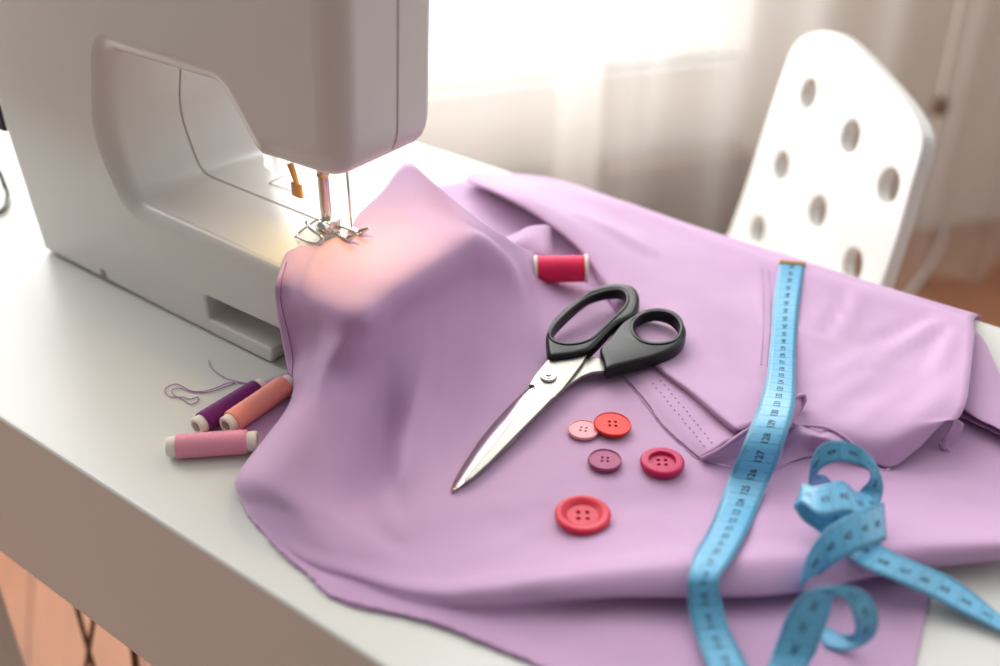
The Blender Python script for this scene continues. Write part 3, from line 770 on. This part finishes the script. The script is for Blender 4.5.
# ------------------------------------------------------------------ spools
def axis_m(a, b):
    z = (b-a).normalized(); x = Vector((0, 0, 1)).cross(z).normalized(); y = z.cross(x)
    return Matrix(((x.x, y.x, z.x, a.x), (x.y, y.y, z.y, a.y), (x.z, y.z, z.z, a.z), (0, 0, 0, 1)))
def spool(a, b, rt, rc, cap, m, label, flange=0):
    L = (b-a).length; mt = axis_m(a, b)
    t = empty('thread_spool', (a+b)/2 - Vector((0, 0, rt)), label, 'thread spool')
    cprof = [(rc*.62, .004), (rc*.62, 0), (rc*.9, 0), (rc, .0006)]
    if flange: cprof = [(flange*.35, .004), (flange*.35, 0), (flange*.93, 0), (flange, .0005), (flange, cap*.8), (flange*.95, cap), (rc*.8, cap)]
    else: cprof += [(rc, cap*1.3)]
    top = [(r, L-z) for r, z in reversed(cprof)]
    bobj('core', lathe(cprof+top, 40, mt), 'core', t, angle=40)
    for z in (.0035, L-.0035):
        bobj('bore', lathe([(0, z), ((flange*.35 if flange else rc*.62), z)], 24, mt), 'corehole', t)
    bm = lathe([(rc*.7, cap), (rt*.96, cap), (rt, cap+.001)] + [(rt*(1+.012*math.sin(k*1.9)), cap+.001+(L-2*cap-.002)*k/30) for k in range(1, 30)] + [(rt, L-cap-.001), (rt*.96, L-cap), (rc*.7, L-cap)], 48)
    o = bobj('thread', bm, m, t, angle=60); o.matrix_basis = mt
    return t
def sp(u, v, h): return P(u, v, h)
a, b = sp(534.0, 269.5, .0165), sp(588.0, 268.5, .0175)
spool(a, b, .0094, .006, .0024, 't_red', 'crimson thread spool with white rims lying above the scissors', flange=.0100)
spool(sp(167, 447, .0070), sp(257.5, 441, .0075), .0070, .0058, .0055, 't_pink', 'rose pink thread spool lying nearest the table front', )
spool(sp(225.5, 426, .0078), sp(290, 382, .0085), .0068, .0055, .0048, 't_coral', 'salmon thread spool leaning beside the edge of the cloth')
spool(sp(196, 427, .0066), sp(263, 386, .0068), .0066, .0054, .0050, 't_purple', 'dark plum thread spool between the salmon spool and the loose thread')
tt = tag(bobj('loose_thread', merge(
    tube([P(p.x, p.y, .0008) for p in spl([Vector((a, b, 0)) for a, b in ((252,385),(240,383),(228,383),(218,387),(205,391),(192,391),(184,387),(176,384),(167,387),(165,392),(171,397),(182,397),(190,399),(198,397),(197,402),(190,404),(184,400),(174,395),(172,390),(180,388),(192,392),(208,392),(222,388),(235,383))], 6)], .00032, 5),
    tube([P(p.x, p.y, .0010) for p in spl([Vector((a, b, 0)) for a, b in ((209,360),(210,366),(216,372),(224,377),(232,380),(245,383),(254,384))], 6)], .00032, 5)), 'loose'),
    'tangled loose mauve thread on the table beside the plum spool', 'thread')

# ------------------------------------------------------------------ tape measure
# stations: left edge (u,v,h), right edge (u,v,h); h None = lie on the cloth
def ed(u, v, h):
    if h is None: return hit(u, v, .0016)
    return P(u, v, h)
T = empty('tape_measure', (P(740, 500).x, P(740, 500).y, TZ), 'light blue tape measure running over the lilac cloth and curled at its end', 'tape measure')
def ribbon(name, st, per=8, num0=None, cell=.0118, numdir=1, smooth=True):
    A = [ed(*s[:3]) for s in st]; B = [ed(*s[3:]) for s in st]
    A2, B2 = spl(A, per), spl(B, per); K = len(A2)
    vs = []; fs = []; W_ = 6
    for i in range(K):
        for j in range(W_+1): vs.append(A2[i].lerp(B2[i], j/W_))
    for i in range(K-1):
        for j in range(W_): a = i*(W_+1)+j; fs.append((a, a+1, a+W_+2, a+W_+1))
    o = mobj(name, vs, fs, 'tape', T); 
    s_ = o.modifiers.new('s', 'SOLIDIFY'); s_.thickness = .0005; s_.offset = 0
    # arc length
    mid = [(A2[i]+B2[i])/2 for i in range(K)]; S = [0]
    for i in range(1, K): S.append(S[-1]+(mid[i]-mid[i-1]).length)
    def at(s, w, side=1):      # w 0..1 across
        s = min(max(s, 0), S[-1]-1e-6); i = 0
        lo, hi = 0, K-1
        while hi-lo > 1:
            m_ = (lo+hi)//2
            if S[m_] <= s: lo = m_
            else: hi = m_
        t = (s-S[lo])/max(S[hi]-S[lo], 1e-9)
        a, b = A2[lo].lerp(A2[hi], t), B2[lo].lerp(B2[hi], t)
        n_ = (mid[hi]-mid[lo]).cross(b-a).normalized()
        return a.lerp(b, w) + n_*(.00034*side)
    tot = S[-1]
    bm = bmesh.new()
    def quad(s0, s1, w0, w1, side):
        f = [bm.verts.new(at(*q, side)) for q in ((s0, w0), (s1, w0), (s1, w1), (s0, w1))]; bm.faces.new(f)
    for side in (1, -1):
        k = 0; s = .0005
        mm = cell/10
        while s < tot:
            big = k % 10 == 0; mid_ = k % 5 == 0
            ln = .95 if False else (.30 if big else .20 if mid_ else .12)
            quad(s, s+.00022, .0+.01, ln, side)
            quad(s, s+.00022, 1-ln, .99, side)
            if big: quad(s, s+.0002, .3, .7, side)
            s += mm; k += 1
    m_ = bobj('scale_marks', bm, 'print', o, smooth=False)
    # numerals
    if num0 is not None:
        bm = bmesh.new(); k = 0; s = cell*.75
        while s < tot-cell*.4:
            txt = str(abs(num0 + numdir*k))
            for side in (1, -1):
                me = text_mesh(txt)
                bm2 = bmesh.new(); bm2.from_mesh(me)
                wmax = max(v.co.x for v in bm2.verts); wmin = min(v.co.x for v in bm2.verts)
                for v in bm2.verts:
                    x = (v.co.x-(wmax+wmin)/2)/(.60*len(txt)) * cell*.80*(len(txt)/3)
                    y = v.co.y*.27 + .40
                    if side == 1: pt = at(s - x*1.0, 1-y if False else 1-y, 1)
                    else: pt = at(s - x, y, -1)
                    v.co = pt
                tmp = bpy.data.meshes.new('t'); bm2.to_mesh(tmp); bm2.free(); bm.from_mesh(tmp); bpy.data.meshes.remove(tmp)
            s += cell; k += 1
        me = bpy.data.meshes.new('numerals'); bm.to_mesh(me); bm.free(); me.materials.append(M['print'])
        link(bpy.data.objects.new('numerals', me), o)
    return o, at, tot
_tm = {}
def text_mesh(t):
    if t in _tm: return _tm[t]
    cu = bpy.data.curves.new('txt', 'FONT'); cu.body = t; cu.size = 1; cu.resolution_u = 2; cu.offset = .022
    o = bpy.data.objects.new('txt', cu); C.objects.link(o)
    dg = bpy.context.evaluated_depsgraph_get(); dg.update()
    me = bpy.data.meshes.new_from_object(o.evaluated_get(dg)); bpy.data.objects.remove(o)
    _tm[t] = me; return me
N_ = None
main_strip = [
 (779.5,263,N_, 804.5,265,N_),(776,285,N_, 801.5,287,N_),(772.5,310,N_, 798.5,310,N_),(770.5,335,N_, 796.5,335,N_),(768.5,358,.0125, 795.5,360,.0125),(766.5,377,.018, 795.5,382,.020),
 (760,400,.0235, 795,404,.0275),(752,422,.026, 790,425,.028),(744,442,.0225, 783,446,.0225),(737,459,.0155, 777,464,.0145),(729,478,.0065, 768,484,.0065),(719,504,.005, 757.5,510,.005),
 (707.5,531,.014, 745.5,536,.015),(695,553,.024, 733,558,.024),(688,579,.025, 719.5,579,.025),
 (688.5,605,.014, 722,603,.014),(695,634,.007, 730,630,.007),(706,664,.005, 745,660,.005),(722,700,.005,762,694,.005)]
mo, at1, tot1 = ribbon('tape_strip', main_strip, num0=150, numdir=-1, cell=.0108)
# brass end clip
cs = []
for w0 in (0, 1):
    pass
A_, B_ = at1(0, -.03), at1(0, 1.03); C_, D_ = at1(.0045, 1.03), at1(.0045, -.03)
nn_ = (B_-A_).cross(D_-A_).normalized()
if nn_.z < 0: nn_ = -nn_
vsx = [q + nn_*h for h in (.0007, -.0012) for q in (A_, B_, C_, D_)]
mobj('end_clip', vsx, [(0, 1, 2, 3), (7, 6, 5, 4), (0, 4, 5, 1), (1, 5, 6, 2), (2, 6, 7, 3), (3, 7, 4, 0)], 'gold', T, smooth=False, bevel=.0004)
c7 = lambda x, y: (640+x/2.708, 420+y/2.708)
def S7(lx, ly, lz, rx, ry, rz): return (*c7(lx, ly), lz, *c7(rx, ry), rz)
# far tail, lying over the cloth to the lower right, then rising under the knot and folding back
ribbon('tape_strip', [S7(1040,610,.004, 1050,575,.004), S7(975,570,.004, 985,535,.004), S7(880,525,.006, 905,470,.006), S7(790,480,.010, 830,420,.010), S7(690,435,.018, 735,380,.018), S7(600,395,.021, 655,340,.021), S7(540,345,.020, 600,275,.022),
   S7(478,298,.022, 552,225,.026), S7(440,270,.024, 500,190,.030), S7(415,235,.026, 442,170,.034)], num0=62, cell=.0108)
# turns back over itself and runs to the right, into the upright ring
ribbon('tape_strip', [S7(418,240,.027, 440,172,.034), S7(440,225,.034, 462,178,.036), S7(490,258,.036, 480,180,.038), S7(560,250,.034, 545,165,.038), S7(610,262,.030, 585,195,.030), S7(655,245,.024, 625,205,.024)], num0=52, cell=.0108)
ribbon('tape_strip', [S7(457,178,.022, 520,168,.018), S7(458,150,.030, 500,150,.026), S7(466,105,.040, 478,150,.030), S7(495,65,.046, 500,125,.036), S7(540,55,.048, 545,112,.040), S7(590,70,.046, 592,122,.038), S7(630,105,.040, 622,140,.036), S7(655,160,.030, 620,165,.030), S7(657,205,.024, 600,185,.024), S7(640,240,.022, 585,205,.020)], num0=47, cell=.0108)
# broad band crossing the knot and sweeping down on its edge
ribbon('tape_strip', [S7(660,222,.030, 667,325,.022), S7(610,238,.036, 625,342,.026), S7(555,262,.037, 575,362,.026), S7(500,300,.035, 522,392,.022), S7(462,350,.030, 482,425,.014), S7(443,400,.024, 455,450,.010), S7(436,445,.018, 440,468,.005), S7(440,470,.012, 446,474,.004)], num0=40, cell=.0108)
# lower curl
ribbon('tape_strip', [S7(300,760,.004, 420,775,.004), S7(345,666,.006, 455,670,.006), S7(372,595,.013, 478,625,.010), S7(395,535,.022, 495,575,.017), S7(425,490,.030, 512,530,.022), S7(462,462,.036, 522,485,.028), S7(510,450,.039, 535,478,.034), S7(565,450,.040, 555,485,.034), S7(615,470,.036, 572,515,.029), S7(643,515,.028, 582,550,.021), S7(640,575,.018, 578,578,.012), S7(605,610,.009, 545,580,.006), S7(550,625,.004, 515,565,.004), S7(500,612,.003, 480,560,.003)], num0=28, cell=.0108)

# ------------------------------------------------------------------ chair
av = Vector((41, -46, -56.7)); bv_ = Vector((-26, -70, 38))
def cam2w(v):   # (right, up, depth) in the camera -> world
    R_ = Vector((CA, SA, 0)); Fh = Vector((-SA, CA, 0)); Zv = Vector((0, 0, 1))
    D_ = Fh*CP - Zv*SP; U_ = Fh*SP + Zv*CP
    return R_*v.x + U_*v.y + D_*v.z
en = cam2w(Vector((-.962, .061, -.266))).normalized()
ea = cam2w(av); ea = (ea - en*ea.dot(en)).normalized()
ebd = cam2w(bv_); ebd = ebd - en*ebd.dot(en); ebd = (ebd - ea*ebd.dot(ea)).normalized()
Dv = cam2w(Vector((0, 0, 1)))
r0 = ray(850, 137); c0 = CAM + r0*(1.03/r0.dot(Dv))
if en.dot(CAM-c0) < 0: en = -en
CMX = Matrix(((ea.x, -ebd.x, 0, c0.x), (ea.y, -ebd.y, 0, c0.y), (ea.z, -ebd.z, 0, c0.z), (0, 0, 0, 1)))
ez = ea.cross(-ebd)
for i in range(3): CMX[i][2] = ez[i]
CI = CMX.inverted()
def cl(u, v): q = CI @ Pn(u, v, c0, en); return (q.x, q.y)
out_px = [(727,237),(747.6,180),(766,122),(785,66),(794,45),(808,34),(828,31.5),(848,41),(877,70),(904,101),(919,126),(922,147),(911,187),(897,237),(881,286),(862,345)]
ol = [Vector((*cl(u, v), 0)) for u, v in out_px]
# lower corners, below the table edge
lft = ol[0]; rgt = ol[-1]
low = min(p.y for p in ol)
ol += [Vector((rgt.x-.02, rgt.y-.10, 0)), Vector((rgt.x-.06, rgt.y-.12, 0)), Vector((lft.x+.03, rgt.y-.12, 0)), Vector((lft.x-.005, rgt.y-.06, 0))]
oc = [(p.x, p.y) for p in spl(ol, 6, closed=True)]
hc = [(808,94),(850,137),(888,186),(781,166),(817,212),(852,265),(757,230)]
hcl = [Vector(cl(u, v)) for u, v in hc]
hr = .0155
da = (hcl[2]-hcl[0])/2; db = ((hcl[3]-hcl[0])+(hcl[4]-hcl[1])+(hcl[5]-hcl[2]))/3
more = [hcl[1]+db*2, hcl[2]+db*2, hcl[6]+db, hcl[1]+db*3]
ymin = min(p.y for p in ol)+.03
hcl += [h for h in more if h.y > ymin]
loops = [oc] + [[(h.x+hr*math.cos(-2*math.pi*i/28), h.y+hr*math.sin(-2*math.pi*i/28)) for i in range(28)] for h in hcl]
bm = plate(loops, .0065, .0018)
side = 1 if ez.dot(en) > 0 else -1
for v in bm.verts:
    v.co.z -= side*.0065
bmesh.ops.transform(bm, matrix=CMX, verts=bm.verts)
xs = (lft.x+rgt.x)/2
fwd = Vector((en.x, en.y, 0)).normalized()
seat_c = CMX @ Vector((xs, rgt.y-.12, 0)); seat_c.z = .45
chr_ = empty('chair', (seat_c.x, seat_c.y, 0), 'white chair with round holes in its backrest behind the table', 'chair')
bobj('backrest', bm, 'chair', chr_, angle=40)
ax_ = Vector((ea.x, ea.y, 0)).normalized()
sc_ = seat_c + fwd*.10
SM = Matrix(((ax_.x, fwd.x, 0, sc_.x), (ax_.y, fwd.y, 0, sc_.y), (0, 0, 1, .45), (0, 0, 0, 1)))
sw = .17
so = spl([Vector(p) for p in ((-sw, -.13, 0), (sw, -.13, 0), (sw+.02, .08, 0), (sw-.04, .15, 0), (-sw+.04, .15, 0), (-sw-.02, .08, 0))], 6, closed=True)
sb = plate([[(p.x, p.y) for p in so]], .009, .003); bmesh.ops.transform(sb, matrix=SM, verts=sb.verts)
bobj('seat', sb, 'chair', chr_, angle=40)
for sx in (-1, 1):
    back_top = CMX @ Vector((xs+sx*.07, rgt.y-.02, -side*.018))
    p_seat = SM @ Vector((sx*.10, -.12, -.012))
    bobj('back_support', tube(spl([back_top, back_top.lerp(p_seat, .5)+fwd*-.02, p_seat], 6), .008, 10), 'chairmetal', chr_)
    for sy in (-1, 1):
        bobj('leg', tube([SM @ Vector((sx*.12, sy*.10, -.009)), SM @ Vector((sx*.17, sy*.15, -.448))], .009, 10), 'chairmetal', chr_)

# ------------------------------------------------------------------ light, world, camera
w = bpy.data.worlds.new('world'); bpy.context.scene.world = w; w.use_nodes = True
nt = w.node_tree; bg = nt.nodes['Background']
tc = nt.nodes.new('ShaderNodeTexCoord'); dp = nt.nodes.new('ShaderNodeVectorMath'); dp.operation = 'DOT_PRODUCT'
wd = (WN*1.0 + Vector((.6, 0, .12))).normalized(); dp.inputs[1].default_value = tuple(wd)
nt.links.new(tc.outputs['Generated'], dp.inputs[0])
mr = nt.nodes.new('ShaderNodeMapRange'); mr.inputs['From Min'].default_value = -.3; mr.inputs['From Max'].default_value = .95
mr.inputs['To Min'].default_value = .33; mr.inputs['To Max'].default_value = 2.2
mr.interpolation_type = 'SMOOTHSTEP'
nt.links.new(dp.outputs['Value'], mr.inputs['Value']); nt.links.new(mr.outputs[0], bg.inputs['Strength'])
bg.inputs['Color'].default_value = (1, 1, 1, 1)
def area(name, loc, tgt, sx, sy, power, col=(1, 1, 1)):
    l = bpy.data.lights.new(name, 'AREA'); l.shape = 'RECTANGLE'; l.size = sx; l.size_y = sy; l.energy = power; l.color = col
    o = bpy.data.objects.new(name, l); C.objects.link(o); o.location = loc
    o.rotation_euler = (Vector(tgt)-Vector(loc)).to_track_quat('-Z', 'Y').to_euler(); return o
wc = WM @ Vector(((sL+sR)/2+.2, OFF+.25, 1.45))
wc = WM @ Vector((sR-1.15, -.28, 1.75))
area('daylight_fill_panel', wc, wc - WN - Vector((0, 0, .35)), 2.2, 1.1, 12.5, (1, 1, 1))  # added unseen panel on the room side of the curtain, standing in for daylight
wo = WM @ Vector(((sL+sR)/2, OFF+.015, (zsill+2.4)/2))
area('window_sky', wo, wo - WN, sR-sL-.1, 2.4-zsill-.02, 72, (1, 1, 1))
ls = bpy.data.lights.new('machine_lamp', 'SPOT'); ls.energy = .22; ls.color = (1, .70, .16); ls.spot_size = math.radians(160); ls.spot_blend = .7; ls.shadow_soft_size = .006
lo = bpy.data.objects.new('machine_lamp', ls); C.objects.link(lo); lo.location = (-.445, .425, TZ+.139)
lo.rotation_euler = (Vector((-.425, .425, TZ))-lo.location).to_track_quat('-Z', 'Y').to_euler()

cam = bpy.data.cameras.new('camera'); co = bpy.data.objects.new('camera', cam); C.objects.link(co)
cam.sensor_fit = 'HORIZONTAL'; cam.sensor_width = 36; cam.lens = F_PX*36/1000
cam.clip_start = .02; cam.clip_end = 50
co.location = CAM
co.rotation_euler = (math.pi/2-PITCH, 0, AZ)
cam.dof.use_dof = True; cam.dof.focus_distance = .68; cam.dof.aperture_fstop = 3.3
sc0 = bpy.context.scene
sc0.camera = co
sc0.view_settings.view_transform = 'Standard'; sc0.view_settings.look = 'None'
sc0.view_settings.gamma = 1; sc0.view_settings.use_curve_mapping = False
sc0.view_settings.exposure = -0.08
sc0.cycles.use_denoising = True
sc0.cycles.max_bounces = 10; sc0.cycles.transparent_max_bounces = 12
bpy.context.view_layer.update()
